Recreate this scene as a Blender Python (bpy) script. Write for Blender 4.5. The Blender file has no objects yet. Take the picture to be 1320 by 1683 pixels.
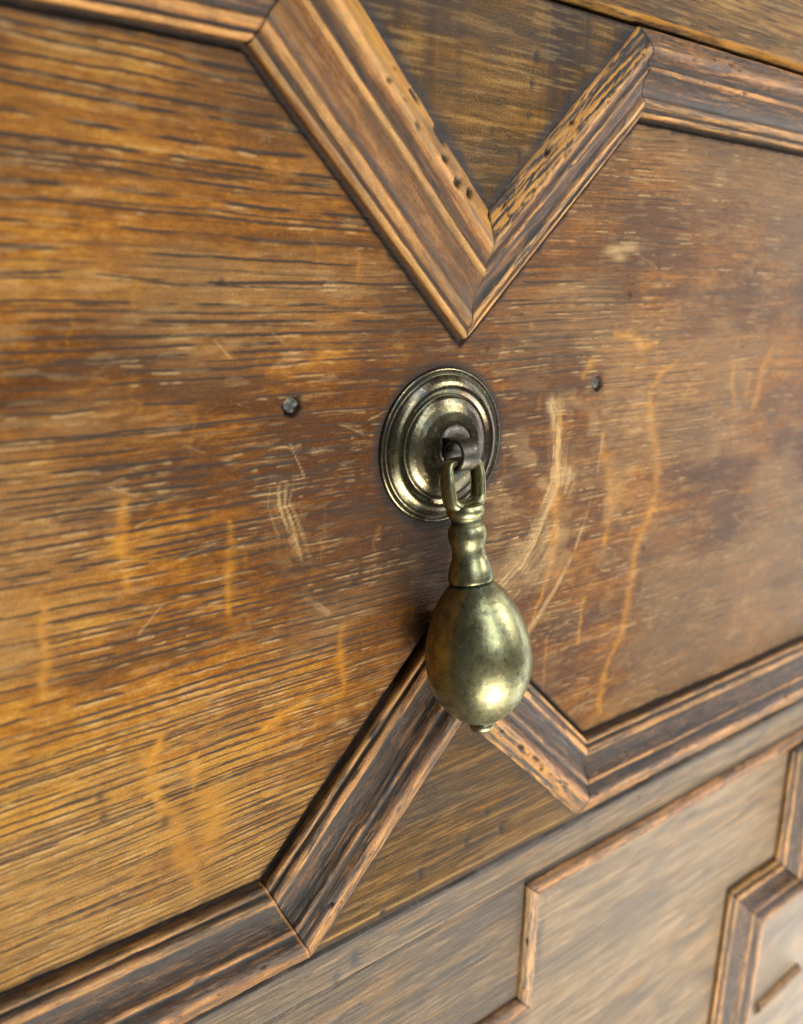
import bpy, math
import numpy as np
from mathutils import Matrix, Vector

scene = bpy.context.scene
COL = scene.collection
MM = 0.001

# ------------------------------------------------------------------ camera
cam_d = bpy.data.cameras.new("camera")
cam = bpy.data.objects.new("camera", cam_d)
COL.objects.link(cam)
R_ = Vector((0.79356941, -0.6079217, 0.02605366))
D_ = Vector((-0.14294502, -0.22787496, -0.96314055))
F_ = Vector((0.59145102, 0.76059464, -0.26773398))
Xc, Yc, Zc = R_, -D_, -F_
m = Matrix(((Xc[0], Yc[0], Zc[0], -0.140995), (Xc[1], Yc[1], Zc[1], -0.165340), (Xc[2], Yc[2], Zc[2], 0.042488), (0, 0, 0, 1)))
cam.matrix_world = m
cam_d.sensor_fit = 'HORIZONTAL'
cam_d.sensor_width = 36.0
cam_d.lens = 1417.18 * 36 / 1320
cam_d.clip_start = 0.005
cam_d.clip_end = 50
cam_d.dof.use_dof = True
cam_d.dof.focus_distance = 0.218
cam_d.dof.aperture_fstop = 14.0
scene.camera = cam

# ------------------------------------------------------------------ light
world = bpy.data.worlds.new("World")
scene.world = world
world.use_nodes = True
world.node_tree.nodes["Background"].inputs[0].default_value = (0.95, 0.97, 1.0, 1)
world.node_tree.nodes["Background"].inputs[1].default_value = 0.10

def area(name, loc, target, sx, sy, power, color):
    l = bpy.data.lights.new(name, 'AREA')
    l.shape = 'RECTANGLE'; l.size = sx; l.size_y = sy; l.energy = power; l.color = color
    o = bpy.data.objects.new(name, l); COL.objects.link(o)
    o.location = loc
    o.rotation_euler = (Vector(target) - Vector(loc)).to_track_quat('-Z', 'Y').to_euler()
    return o
area("window_light", (0.02, -0.85, 0.55), (0, 0, -0.03), 0.17, 0.80, 8.0, (0.86, 0.95, 1.0))
area("door_light", (0.95, -0.36, -0.75), (0.15, 0, -0.2), 0.6, 0.6, 5.0, (0.98, 1.0, 0.97))
area("floor_light", (0.06, -0.80, -0.88), (0.02, 0.0, -0.07), 1.0, 0.55, 20.0, (1.0, 0.95, 0.86))
area("sheen_light", (0.00, -0.66, -0.63), (-0.09, 0, -0.08), 0.30, 0.22, 8.0, (1.0, 0.95, 0.84))  # added lamp at the mirror angle, gives the lower-left panel its sheen
area("key_light", (0.55, -0.50, 0.34), (0, 0, -0.04), 0.14, 0.26, 4.2, (1.0, 0.97, 0.92))
area("side_light", (0.90, -0.12, 0.05), (0, 0, -0.05), 0.08, 0.9, 2.8, (0.95, 0.98, 1.0))

scene.view_settings.view_transform = 'Standard'
scene.view_settings.look = 'None'
scene.view_settings.exposure = -0.25
scene.view_settings.gamma = 1.0

# ------------------------------------------------------------------ helpers
def tag(o, label=None, cat=None, kind=None, group=None):
    if label: o['label'] = label
    if cat: o['category'] = cat
    if kind: o['kind'] = kind
    if group: o['group'] = group
    return o

def empty(name, loc, label, cat):
    o = bpy.data.objects.new(name, None); COL.objects.link(o)
    o.location = loc; o.empty_display_size = 0.01
    return tag(o, label, cat)

def link_mesh(name, verts, faces, mat, parent=None, smooth=True, attrs=None):
    """verts Nx3 in metres (world); faces Mx4 / Mx3 int array"""
    verts = np.asarray(verts, np.float64)
    if parent is not None:
        verts = verts - np.array(parent.location)
    faces = np.asarray(faces, np.int32)
    k = faces.shape[1]
    me = bpy.data.meshes.new(name)
    me.vertices.add(len(verts)); me.vertices.foreach_set("co", verts.astype(np.float32).ravel())
    me.loops.add(faces.size); me.loops.foreach_set("vertex_index", faces.ravel())
    me.polygons.add(len(faces))
    me.polygons.foreach_set("loop_start", np.arange(0, faces.size, k, dtype=np.int32))
    me.polygons.foreach_set("loop_total", np.full(len(faces), k, np.int32))
    me.update(calc_edges=True)
    me.polygons.foreach_set("use_smooth", np.full(len(faces), smooth, bool))
    if attrs:
        for n, (typ, data) in attrs.items():
            a = me.attributes.new(n, typ, 'POINT')
            key = "color" if typ == 'FLOAT_COLOR' else ("vector" if typ == 'FLOAT_VECTOR' else "value")
            a.data.foreach_set(key, np.asarray(data, np.float32).ravel())
    me.validate()
    me.materials.append(mat)
    o = bpy.data.objects.new(name, me); COL.objects.link(o)
    if parent is not None: o.parent = parent
    return o

def grid_faces(nu, nv, flip=False):
    i = np.arange(nu - 1)[:, None] * nv + np.arange(nv - 1)[None, :]
    i = i.ravel()
    f = np.stack([i, i + nv, i + nv + 1, i + 1], 1)
    return f[:, ::-1] if flip else f

class Noise:
    def __init__(s, seed):
        s.t = np.random.default_rng(seed).random((256, 256)).astype(np.float32)
    def v(s, x, y):
        xi = np.floor(x).astype(np.int64); yi = np.floor(y).astype(np.int64)
        fx = x - xi; fy = y - yi
        fx = fx * fx * (3 - 2 * fx); fy = fy * fy * (3 - 2 * fy)
        t = s.t; a = t[xi & 255, yi & 255]; b = t[(xi + 1) & 255, yi & 255]
        c = t[xi & 255, (yi + 1) & 255]; d = t[(xi + 1) & 255, (yi + 1) & 255]
        return (a * (1 - fx) + b * fx) * (1 - fy) + (c * (1 - fx) + d * fx) * fy
    def f(s, x, y, o=4):
        r = 0; a = 1; n = 0
        for k in range(o):
            r = r + a * s.v(x * 2**k + 17.3 * k, y * 2**k + 9.1 * k); n += a; a *= .5
        return r / n
def sstep(a, b, x):
    t = np.clip((x - a) / (b - a), 0, 1); return t * t * (3 - 2 * t)

# ------------------------------------------------------------------ materials
class NT:
    def __init__(s, name):
        s.m = bpy.data.materials.new(name); s.m.use_nodes = True
        s.t = s.m.node_tree; s.b = s.t.nodes["Principled BSDF"]
    def n(s, typ, **kw):
        x = s.t.nodes.new(typ)
        for k, v in kw.items(): setattr(x, k, v)
        return x
    def l(s, a, b): s.t.links.new(a, b)
    def math(s, op, a, b=None, c=None, clamp=False):
        x = s.n("ShaderNodeMath", operation=op, use_clamp=clamp)
        for i, q in enumerate((a, b, c)):
            if q is None: continue
            if isinstance(q, (int, float)): x.inputs[i].default_value = q
            else: s.l(q, x.inputs[i])
        return x.outputs[0]
    def noise(s, vec, sc, detail=4, rough=.55, dist=0, off=(0, 0, 0)):
        mp = s.n("ShaderNodeMapping"); mp.inputs['Scale'].default_value = sc; mp.inputs['Location'].default_value = off
        s.l(vec, mp.inputs['Vector'])
        x = s.n("ShaderNodeTexNoise"); x.inputs['Scale'].default_value = 1
        x.inputs['Detail'].default_value = detail; x.inputs['Roughness'].default_value = rough
        x.inputs['Distortion'].default_value = dist
        s.l(mp.outputs[0], x.inputs['Vector']); return x.outputs['Fac']
    def ramp(s, fac, stops):
        r = s.n("ShaderNodeValToRGB"); e = r.color_ramp.elements
        while len(e) < len(stops): e.new(0.5)
        for q, (p, c) in zip(e, stops):
            q.position = p; q.color = (c, c, c, 1) if isinstance(c, (int, float)) else (*c, 1)
        s.l(fac, r.inputs[0]); return r.outputs[0]
    def mix(s, fac, a, b):
        x = s.n("ShaderNodeMix", data_type='RGBA', clamp_factor=True)
        if isinstance(fac, (int, float)): x.inputs[0].default_value = fac
        else: s.l(fac, x.inputs[0])
        for i, q in ((6, a), (7, b)):
            if isinstance(q, tuple): x.inputs[i].default_value = (*q, 1)
            else: s.l(q, x.inputs[i])
        return x.outputs[2]

def wood(name, stops, dull=(.33, .195, .080), mot=.28, ray=(0.52, 0.22, 0.018), pore=(0.045, 0.027, 0.017), wear=(0.55, 0.36, 0.20), dirt=(0.030, 0.032, 0.038),
         rough=.34, bump=.0004, flecks=1.0, spec=.28):
    k = NT(name)
    at = k.n("ShaderNodeAttribute", attribute_name="grain").outputs['Vector']
    ms = k.n("ShaderNodeAttribute", attribute_name="mask")
    sp = k.n("ShaderNodeSeparateColor"); k.l(ms.outputs['Color'], sp.inputs[0])
    P, Ry, W = sp.outputs[0], sp.outputs[1], sp.outputs[2]; Dt = ms.outputs['Alpha']
    tn = k.n("ShaderNodeAttribute", attribute_name="tone").outputs['Fac']
    n1 = k.noise(at, (.014, .26, 0), 4, .55)
    n2 = k.noise(at, (.07, 1.8, 0), 4, .6, off=(5, 3, 0))
    n3 = k.noise(at, (mot, .62, 0), 6, .65, off=(1, 8, 3))
    n4 = k.noise(at, (1.7, 5.6, 0), 3, .6, off=(11, 2, 5))
    n5 = k.noise(at, (3.0, 5.0, 0), 3, .6, off=(1, 22, 5))
    f = k.math('MULTIPLY_ADD', n1, .34, .07)
    f = k.math('MULTIPLY_ADD', n2, .22, f)
    f = k.math('MULTIPLY_ADD', n3, .36, f)
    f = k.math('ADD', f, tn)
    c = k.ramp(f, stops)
    sx = k.n("ShaderNodeSeparateXYZ"); k.l(at, sx.inputs[0])
    c = k.mix(k.math('MULTIPLY', sx.outputs[2], k.math('MULTIPLY_ADD', n2, .9, .1), clamp=True), c, dull)
    gl = k.math('MULTIPLY', k.ramp(n5, [(.40, 0.0), (.58, 1.0)]), .62)
    c = k.mix(gl, c, tuple(x * .5 for x in stops[1][1]))
    c = k.mix(k.math('MULTIPLY', Ry, .72), c, ray)
    fl = k.math('MULTIPLY', k.ramp(n4, [(.57, 0.0), (.66, 1.0)]), .50 * flecks)  # pale flecks: tiny highlights painted into the colour
    c = k.mix(fl, c, wear)
    pm = k.math('MULTIPLY', P, k.math('MULTIPLY_ADD', n4, 1.8, .65), clamp=True)
    c = k.mix(pm, c, pore)
    wm = k.math('MULTIPLY', W, k.ramp(n4, [(.36, 0.15), (.58, 1.0)]), clamp=True)
    c = k.mix(k.math('MULTIPLY', wm, .8), c, wear)
    dm = k.math('MULTIPLY', Dt, k.math('MULTIPLY_ADD', n3, 1.0, .5), clamp=True)
    c = k.mix(dm, c, dirt)
    k.l(c, k.b.inputs['Base Color'])
    r = k.math('MULTIPLY_ADD', n3, .30, rough - .15)
    r = k.math('MULTIPLY_ADD', W, .12, r)
    r = k.math('MULTIPLY_ADD', Dt, .18, r)
    r = k.math('MULTIPLY_ADD', P, .15, r, clamp=True)
    k.l(r, k.b.inputs['Roughness'])
    k.b.inputs['Specular IOR Level'].default_value = spec
    hgt = k.math('MULTIPLY_ADD', n2, .9, k.math('MULTIPLY', n4, .7))
    hgt = k.math('MULTIPLY_ADD', n5, .45, hgt)
    hgt = k.math('MULTIPLY_ADD', n3, .8, hgt)
    b = k.n("ShaderNodeBump"); b.inputs['Strength'].default_value = 1; b.inputs['Distance'].default_value = bump
    k.l(hgt, b.inputs['Height']); k.l(b.outputs[0], k.b.inputs['Normal'])
    return k.m

M_PANEL = wood("oak_panel", [(.33, (.060, .016, .001)), (.43, (.14, .044, .001)), (.53, (.32, .112, .004)), (.66, (.57, .275, .035))], spec=.11, flecks=.36, rough=.25, bump=.0003, dirt=(.030, .022, .018), wear=(.60, .40, .18))
M_FIELD = wood("oak_field", [(.34, (.030, .018, .010)), (.46, (.080, .040, .008)), (.56, (.19, .088, .018)), (.70, (.38, .22, .06))], rough=.32, spec=.09, mot=.14, wear=(.50, .31, .12))
M_LOWER = wood("oak_lower", [(.34, (.060, .042, .024)), (.46, (.15, .100, .055)), (.57, (.23, .152, .082)), (.72, (.38, .30, .19))], rough=.34, spec=.42, mot=.06)
M_MOULD = wood("oak_moulding", [(.22, (.022, .014, .010)), (.42, (.085, .033, .009)), (.56, (.32, .112, .012)), (.74, (.60, .32, .080))],
               rough=.20, bump=.0003, spec=.46, flecks=.6, wear=(.64, .295, .080), pore=(.018, .014, .012), dirt=(.020, .016, .013))

def metal(name, c1, c2, c3, rough, scale=1.0, bump=.00007, grime=.5):
    k = NT(name)
    tc = k.n("ShaderNodeTexCoord").outputs['Object']
    s = 1000 * scale
    a = k.noise(tc, (.14 * s, .14 * s, .10 * s), 5, .6)
    b_ = k.noise(tc, (1.1 * s, 1.1 * s, 1.1 * s), 5, .7, off=(4, 4, 4))
    d = k.noise(tc, (.35 * s, .35 * s, .30 * s), 6, .65, off=(9, 2, 6))
    c = k.mix(k.ramp(a, [(.36, 0.0), (.62, 1.0)]), c1, c2)
    c = k.mix(k.math('MULTIPLY', k.ramp(d, [(.50, 0.0), (.66, 1.0)]), grime), c, c3)
    c = k.mix(k.math('MULTIPLY', k.ramp(b_, [(.58, 0.0), (.66, 1.0)]), .55), c, tuple(x * .30 for x in c3))
    c = k.mix(k.math('MULTIPLY', k.ramp(b_, [(.32, 1.0), (.41, 0.0)]), .45), c, (.72, .62, .30))
    at = k.n("ShaderNodeAttribute", attribute_name="dirt").outputs['Fac']
    c = k.mix(at, c, (.018, .026, .022))
    k.l(c, k.b.inputs['Base Color'])
    k.b.inputs['Metallic'].default_value = 1.0
    r = k.math('MULTIPLY_ADD', d, .26, rough - .12)
    r = k.math('MULTIPLY_ADD', at, .3, r)
    k.l(r, k.b.inputs['Roughness'])
    b = k.n("ShaderNodeBump"); b.inputs['Strength'].default_value = 1; b.inputs['Distance'].default_value = bump
    k.l(k.math('MULTIPLY_ADD', b_, .6, d), b.inputs['Height']); k.l(b.outputs[0], k.b.inputs['Normal'])
    return k.m
M_BRASS = metal("aged_brass", (.36, .35, .18), (.20, .18, .095), (.070, .085, .070), .36, .8, grime=.7)
M_PLATE = metal("plate_brass", (.16, .142, .078), (.095, .066, .048), (.050, .074, .080), .27, .8, grime=.75)
M_IRON = metal("dark_bronze", (.14, .12, .10), (.09, .08, .07), (.03, .04, .04), .40, .9, .00009)

# ------------------------------------------------------------------ wood sheets
def oak_raster(seed, U, V, du=.4, dv=.09, row=3.0, dash=9.0, gap=5.0, weak=2, width=(.16, .34)):
    """height map of open pores: dashes laid in growth rows"""
    g = np.random.default_rng(seed)
    nu, nv = int(U / du) + 1, int(V / dv) + 1
    A = np.zeros((nu, nv), np.float32)
    uu = np.arange(nu) * du
    nz = Noise(seed + 5)
    v = 0.0
    rows = []
    while v < V:
        rows.append((v, 1.0))
        st = (row(v) if callable(row) else row) * g.uniform(.5, 1.5)
        for _ in range(g.integers(0, weak + 1)):
            rows.append((v + g.uniform(.15, .9) * st, g.uniform(.3, .75)))
        v += st
    for (v0, s0) in rows:
        wob = (nz.v(uu * .03 + v0 * 7.1, uu * 0 + v0) - .5) * .9 + (nz.v(uu * .15 + v0 * 3.3, uu * 0 + v0 * 2) - .5) * .35 + (nz.v(uu * .9 + v0 * 3.3, uu * 0 + v0 * 2) - .5) * .16
        base = .30 * s0 * sstep(.35, .6, nz.v(uu * .12 + v0 * 1.7, uu * 0 + v0 * 3.1))
        jj = np.round((v0 + wob) / dv).astype(int)
        for dk in (-1, 0, 1):
            j2 = jj + dk; ok = (j2 >= 0) & (j2 < nv); A[np.arange(nu)[ok], j2[ok]] = np.maximum(A[np.arange(nu)[ok], j2[ok]], base[ok] * (1 if dk == 0 else .6))
        u = -g.uniform(0, 20)
        while u < U:
            L = dash * g.lognormal(0, .85) * (.7 if s0 < 1 else 1)
            w = g.uniform(*(width(v0) if callable(width) else width)); s = s0 * g.uniform(.75, 1.1)
            i0, i1 = max(0, int(u / du)), min(nu, int((u + L) / du) + 1)
            if i1 > i0:
                ii = np.arange(i0, i1); t = (uu[ii] - u) / L
                prof = np.clip(np.minimum(t, 1 - t) * L / 3.5, 0, 1) * np.clip(.55 + 1.0 * nz.v(uu[ii] * .9 + v0, uu[ii] * 0 + v0 * 5), 0, 1)
                vc = v0 + wob[ii]
                k = int(3 * w / dv) + 1
                for dk in range(-k, k + 1):
                    jj = np.round(vc / dv).astype(int) + dk
                    ok = (jj >= 0) & (jj < nv)
                    val = s * prof * np.exp(-((jj * dv - vc) / w)**2)
                    A[ii[ok], jj[ok]] = np.maximum(A[ii[ok], jj[ok]], val[ok])
            u += L + gap * g.lognormal(0, .7)
    return A, du, dv

def sample(Ra, u, v):
    A, du, dv = Ra
    x = np.clip(u / du, 0, A.shape[0] - 1.001); y = np.clip(v / dv, 0, A.shape[1] - 1.001)
    xi = x.astype(int); yi = y.astype(int); fx = x - xi; fy = y - yi
    return (A[xi, yi] * (1 - fx) + A[xi + 1, yi] * fx) * (1 - fy) + (A[xi, yi + 1] * (1 - fx) + A[xi + 1, yi + 1] * fx) * fy

def polyline_mask(X, Z, pts, widths):
    """soft stripe along a polyline (points in mm)"""
    out = np.zeros_like(X)
    for (a, b, wa, wb) in zip(pts[:-1], pts[1:], widths[:-1], widths[1:]):
        ax, az = a; bx, bz = b
        w_ = max(wa, wb) * 2.2
        sel = (X > min(ax, bx) - w_) & (X < max(ax, bx) + w_) & (Z > min(az, bz) - w_) & (Z < max(az, bz) + w_)
        if not sel.any(): continue
        x = X[sel]; z = Z[sel]
        dx, dz = bx - ax, bz - az
        t = np.clip(((x - ax) * dx + (z - az) * dz) / (dx * dx + dz * dz + 1e-9), 0, 1)
        d = np.hypot(x - ax - t * dx, z - az - t * dz)
        w = wa + (wb - wa) * t
        out[sel] = np.maximum(out[sel], np.exp(-(d / w)**2 * 1.2))
    return out

def axis(a, b, step, far_a, far_b, coarse=4.0):
    return np.concatenate([np.arange(far_a, a, coarse), np.arange(a, b, step), np.arange(b, far_b + .001, coarse), [far_b]]) if far_a < a or far_b > b else np.append(np.arange(a, b, step), b)

def sheet(name, xs, zs, hfun, mfun, mat, parent, keep=None, thick=3.0):
    """wood surface as a height field with closed sides"""
    xs = np.unique(xs); zs = np.unique(zs)
    X, Z = np.meshgrid(xs, zs, indexing='ij')
    mk = mfun(X, Z)
    H = hfun(X, Z, mk)
    v = np.stack([X, -H, Z], -1).reshape(-1, 3)
    f = grid_faces(len(xs), len(zs))
    at = [mk['pore'], mk['ray'], mk['wear'], mk['dirt']]
    mask = np.clip(np.stack([a.ravel() for a in at], 1), 0, 1)
    grain = np.stack([mk['u'].ravel(), mk['v'].ravel(), mk.get('dull', np.zeros(X.shape)).ravel()], 1)
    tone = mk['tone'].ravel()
    if keep is not None:
        cx = v[f].mean(1)
        f = f[keep(cx[:, 0], cx[:, 2])]
        used = np.unique(f); re = np.full(len(v), -1); re[used] = np.arange(len(used))
        v, mask, grain, tone, f = v[used], mask[used], grain[used], tone[used], re[f]
    # back face + rim so the board has thickness
    e = np.concatenate([f[:, [0, 1]], f[:, [1, 2]], f[:, [2, 3]], f[:, [3, 0]]])
    n = len(v)
    key = e[:, 0].astype(np.int64) * n + e[:, 1]; rkey = e[:, 1].astype(np.int64) * n + e[:, 0]
    bd = e[~np.isin(key, rkey)]
    ring = np.unique(bd); mp = np.full(n, -1); mp[ring] = np.arange(len(ring)) + n
    vb = v[ring].copy(); vb[:, 1] = -(H.min() - thick)
    side = np.stack([bd[:, 1], bd[:, 0], mp[bd[:, 0]], mp[bd[:, 1]]], 1)
    v = np.concatenate([v, vb]); f = np.concatenate([f, side])
    mb = mask[ring].copy(); mb[:, 3] = 1
    mask = np.concatenate([mask, mb]); grain = np.concatenate([grain, grain[ring]]); tone = np.concatenate([tone, tone[ring]])
    return link_mesh(name, v * MM, f, mat, parent, True,
                     {"mask": ('FLOAT_COLOR', mask), "grain": ('FLOAT_VECTOR', grain), "tone": ('FLOAT', tone)})

# ------------------------------------------------------------------ layout (mm, x right, z up, h towards the viewer)
TOP = [(-175, 84.3), (-53.7, 84.3), (4.8, 26.7), (65.2, 85.2), (260, 84.6)]
TOPS = [.88, 1, 1, .88]
BOT = [(-175, -106.3), (-53.6, -106.9), (4.8, -44.8), (66.6, -105.6), (260, -105.8)]
BOTS = [1, 1, 1, 1]
def seg_normal(p, q, up):
    d = np.array(q, float) - np.array(p, float); d /= np.linalg.norm(d)
    n = np.array((-d[1], d[0]))
    return d, n if up else -n
def u_field(path, up, x, z):
    s = []
    for a, b in zip(path[:-1], path[1:]):
        d, n = seg_normal(a, b, up)
        s.append((x - a[0]) * n[0] + (z - a[1]) * n[1])
    return np.maximum(np.where(x < path[2][0], s[0], s[3]), np.minimum(s[1], s[2]))

drawer = empty("drawer", (0, 0, 0), "large brown oak drawer front whose octagonal panels meet in V mouldings behind the brass pull", "drawer")

# --- the recessed main panel with its grain, rays, scuffs
PX = lambda l: l
RAYS = [
 ([(96.5, 17.5), (88, 14), (84.3, 9), (86.0, -1.5), (90.0, -9), (92.3, -18), (92.8, -28), (87.0, -37), (84.2, -44), (84.4, -53), (84.0, -62), (81.5, -72), (78.0, -78.5), (74.0, -86), (73.8, -94), (74.8, -99)],
  [.4, .9, .6, 1.1, 1.3, 1.3, 1.1, 1.2, 1.2, 1.3, 1.3, .9, .6, 1.2, 1.2, .7]),
 ([(44.0, 9.0), (44.2, -8), (44.8, -21), (45.5, -29), (45.0, -40), (41.5, -49), (38.5, -58)], [.4, .8, 1.0, 1.5, .9, .6, .3]),
 ([(62.5, -2), (64.2, -9), (69, -16), (70.2, -25), (69.8, -34), (68, -41)], [.4, 1.0, 1.2, .9, 1.0, .4]),
 ([(37.5, -66), (35.5, -76), (33.0, -83)], [.4, .7, .5]),
 ([(45.5, -65), (45.0, -80)], [.4, .4]),
 ([(61, -55), (60, -70)], [.5, .4]),
 ([(64, 27), (73, 26), (79, 23), (86, 24)], [.5, 1.2, 1.0, .4]),
 ([(128, 15), (130, 7), (133, 1)], [.6, .9, .5]), ([(139, 13), (139, 3)], [.5, .5]), ([(152, 20), (147, 13), (146, 1), (144, -1)], [.6, 1.0, 1.2, .5]),
 ([(55, 19), (52, 15)], [1.1, .6]),
 # left side
 ([(-78.4, -58), (-81.0, -62), (-80.5, -67), (-79.0, -73), (-76.4, -79), (-74.6, -86), (-73.0, -93), (-71.5, -99)], [.8, 1.2, 1.3, 1.1, 1.5, 2.0, 2.2, 1.0]),
 ([(-71.0, -65), (-70.2, -69), (-70.8, -74)], [.6, .9, .5]),
 ([(-66, -76), (-66, -82), (-68, -90)], [2.6, 3.6, 2.6]),
 ([(-59.5, -11), (-60, -22), (-60.5, -32)], [.7, 1.0, .5]),
 ([(-83, -3), (-84, -13), (-83, -22)], [.8, 1.3, .6]),
 ([(-52, -64), (-45, -61), (-40, -60)], [.6, 1.6, .7]),
 ([(-40, 22), (-35, 24.5), (-28, 25)], [.5, 1.0, .4]),
 ([(-30, -42), (-31, -52), (-30, -60)], [.5, 1.1, .5]),
 ([(-100, -22), (-101, -40)], [.8, .8]),
]
PR = oak_raster(11, 460, 240, row=lambda v: 1.30 + 1.9 * float(sstep(45, 120, v)), dash=26, gap=4, weak=2, width=lambda v: (.11 + .07 * float(sstep(50, 115, v)), .21 + .15 * float(sstep(50, 115, v))))
PR2 = oak_raster(31, 460, 240, row=1.3, dash=8, gap=5, weak=1, width=(.11, .19))
nzA, nzB, nzC = Noise(1), Noise(2), Noise(3)
HOLES = [(-43.9, 13.4, 2.2), (58.8, 12.7, 1.9)]
def panel_masks(X, Z):
    warp = (nzA.f(X * .008, Z * .012, 2) - .5) * 4.5 + (nzA.f(X * .035 + 9, Z * .05, 2) - .5) * 1.2
    V = Z + warp + 118
    U = X + 180 + (nzB.v(X * .02, Z * .3) - .5) * 3
    left = sstep(60, 15, X)                              # bold pores left of the plate, finer and mottled to the right
    p1 = sample(PR, U, V) * (.35 + .65 * left) * (.72 + .6 * sstep(.35, .62, nzB.f(X * .016, Z * .03, 3)))
    fine = sstep(.42, .62, nzC.f(X * .012 + 4, Z * .02 + 2, 2)) + sstep(-40, -80, Z) * left
    p2 = sample(PR2, U, V) * np.clip(.15 + .45 * fine * left + .75 * (1 - left), 0, .95) * (.5 + .6 * nzA.v(X * .08, Z * .15))
    pore = np.maximum(p1, p2)
    lip_glint = np.clip(sample(PR, U, V + .55) - sample(PR, U, V), 0, 1) * sstep(.45, .62, nzC.f(X * .12, Z * .2, 2))  # thin pale highlight painted along one side of the pores
    ray = np.zeros_like(X)
    jx = (nzA.f(X * .16, Z * .22, 4) - .5) * 3.0
    for pts, w in RAYS:
        ray = np.maximum(ray, polyline_mask(X + jx, Z, pts, [q * (1.6 if pts[0][0] < 0 else 1.7) for q in w]) * (.60 if pts[0][0] < 0 else .62))
    g = np.random.default_rng(7)
    for _ in range(150):                                  # small flecks of medullary ray
        x, z = g.uniform(-125, 220), g.uniform(-102, 84)
        L = g.uniform(2, 8); a = g.uniform(-.25, .25)
        ray = np.maximum(ray, g.uniform(.15, .4) * polyline_mask(X + jx * 2, Z, [(x, z), (x + a * L, z - L)], [g.uniform(.3, .9), .3]))
    ray *= .25 + 1.2 * nzC.f(X * .5, Z * 1.1, 3)
    ray = np.clip(ray, 0, 1)
    pore = pore * (1 - .92 * np.clip(ray * 1.5, 0, 1))
    # rubbed arcs left by the swinging drop, scratches, scuffs and painted pore highlights
    wear = np.zeros_like(X)
    r = np.hypot(X - 0.5, Z + 6); th = np.degrees(np.arctan2(Z + 6, X - .5))
    rn = r + (nzA.f(X * .12, Z * .12, 3) - .5) * 3
    wear += np.exp(-((rn - 43.5) / 2.2)**2) * sstep(26, 16, th) * sstep(-66, -52, th) * 1.0
    wear += np.exp(-((rn - 50) / 3.5)**2) * sstep(8, -6, th) * sstep(-64, -46, th) * .35
    wear *= .35 + 1.3 * sstep(.45, .62, nzB.f(rn * 1.6, th * .06, 3)) * sstep(.30, .55, nzC.f(X * .25, Z * .25, 3))
    th2 = np.where(th > 0, th - 360, th)
    wear += np.exp(-((rn - 47) / 3.0)**2) * sstep(-125, -133, th2) * sstep(-186, -176, th2) * (.15 + .8 * sstep(.48, .62, nzB.f(rn * 1.4, th2 * .05, 3))) * sstep(.32, .58, nzC.f(X * .10, Z * .10, 3))
    wear += polyline_mask(X, Z, [(63.5, -3), (62.5, -14), (59.5, -26), (54.5, -39), (47.5, -49), (41, -56), (34, -63)], [.3, .35, .4, .6, .8, 1.2, 1.4]) * .75 * sstep(.25, .55, nzC.f(X * .3, Z * .3, 3))
    for x, z, s, a in [(61, 50, 3.6, .9), (68, 51, 4, .8), (64, 48, 3, .8), (74, 47, 2, .4), (-62, -73, 1.5, .5), (-110, -62, 1.2, .8), (-30, -69, 2.2, .7), (-24, -66, 1.6, .6), (-60, 3, 1.2, .6)]:
        wear += a * np.exp(-(((X - x) / s)**2 + ((Z - z) / (s * .32))**2))
    wear += 1.0 * lip_glint * sstep(.42, .60, nzB.f(X * .35, Z * .6, 2))
    sc = nzB.f(X * .14, Z * .9, 4) - .06 * np.exp(-((X + 10) / 40)**2 - ((Z - 2) / 26)**2)
    wear += .26 * sstep(.60, .70, sc) * (.4 + .6 * nzC.f(X * .03, Z * .03, 2))
    wear += .45 * sstep(.5, .66, nzC.f(X * .1, Z * .14, 3)) * np.exp(-((X - 48) / 30)**2 - ((Z + 18) / 30)**2)
    for _ in range(46):
        x, z = g.uniform(-120, 170), g.uniform(-100, 80); L = g.uniform(1.5, 9); a = g.uniform(0, 6.28)
        wear += g.uniform(.3, .8) * polyline_mask(X, Z, [(x, z), (x + math.cos(a) * L, z + math.sin(a) * L)], [.12, .22])
    # darker along the mouldings; dirt in dents and round the plate
    ut = -u_field(TOP, True, X, Z); ub = -u_field(BOT, False, X, Z)
    ed = np.minimum(ut, ub)
    edn = ed + (nzA.f(X * .35, Z * .35, 3) - .5) * 2.2
    dirt = .9 * sstep(2.9, .9, edn) + .34 * sstep(16, 2, edn) * nzB.f(X * .2, Z * .3, 3)
    rp = np.hypot(X, Z)
    dirt = np.maximum(dirt, sstep(23.2, 20.4, rp + (nzA.f(X * .5, Z * .5, 2) - .5) * 1.2) * .9)
    dirt += .22 * sstep(.48, .70, nzC.f(X * .03 + 3, Z * .05 + 8, 4))
    hole = np.zeros_like(X)
    for hx, hz, hr in HOLES:
        q = np.hypot(X - hx, Z - hz) / hr + (nzA.f(X * .9, Z * .9, 2) - .5) * .7
        hole = np.maximum(hole, sstep(1.15, .8, q))
        dirt = np.maximum(dirt, .5 * sstep(1.9, 1.0, q))
    dent = np.zeros_like(X)
    for x, z, s in [(-26.5, -31.8, .9), (-27.3, -29.8, .6), (-78, -79, 1.5), (-92, -67, 1.0), (-91.5, -72, 1.0), (-116, -88, 1.1), (89, -43, .8), (73, -42, .5), (14, 24, .6), (-72, 20, .5), (70, 38, .8), (-60, 40, .7)]:
        q = np.exp(-(((X - x) / s)**2 + ((Z - z) / (s * 1.2))**2)); dent = np.maximum(dent, q)
    for _ in range(70):
        x, z, s = g.uniform(-120, 190), g.uniform(-100, 82), g.uniform(.2, .5)
        dent = np.maximum(dent, g.uniform(.3, .8) * np.exp(-(((X - x) / s)**2 + ((Z - z) / (s * 1.4))**2)))
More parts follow.
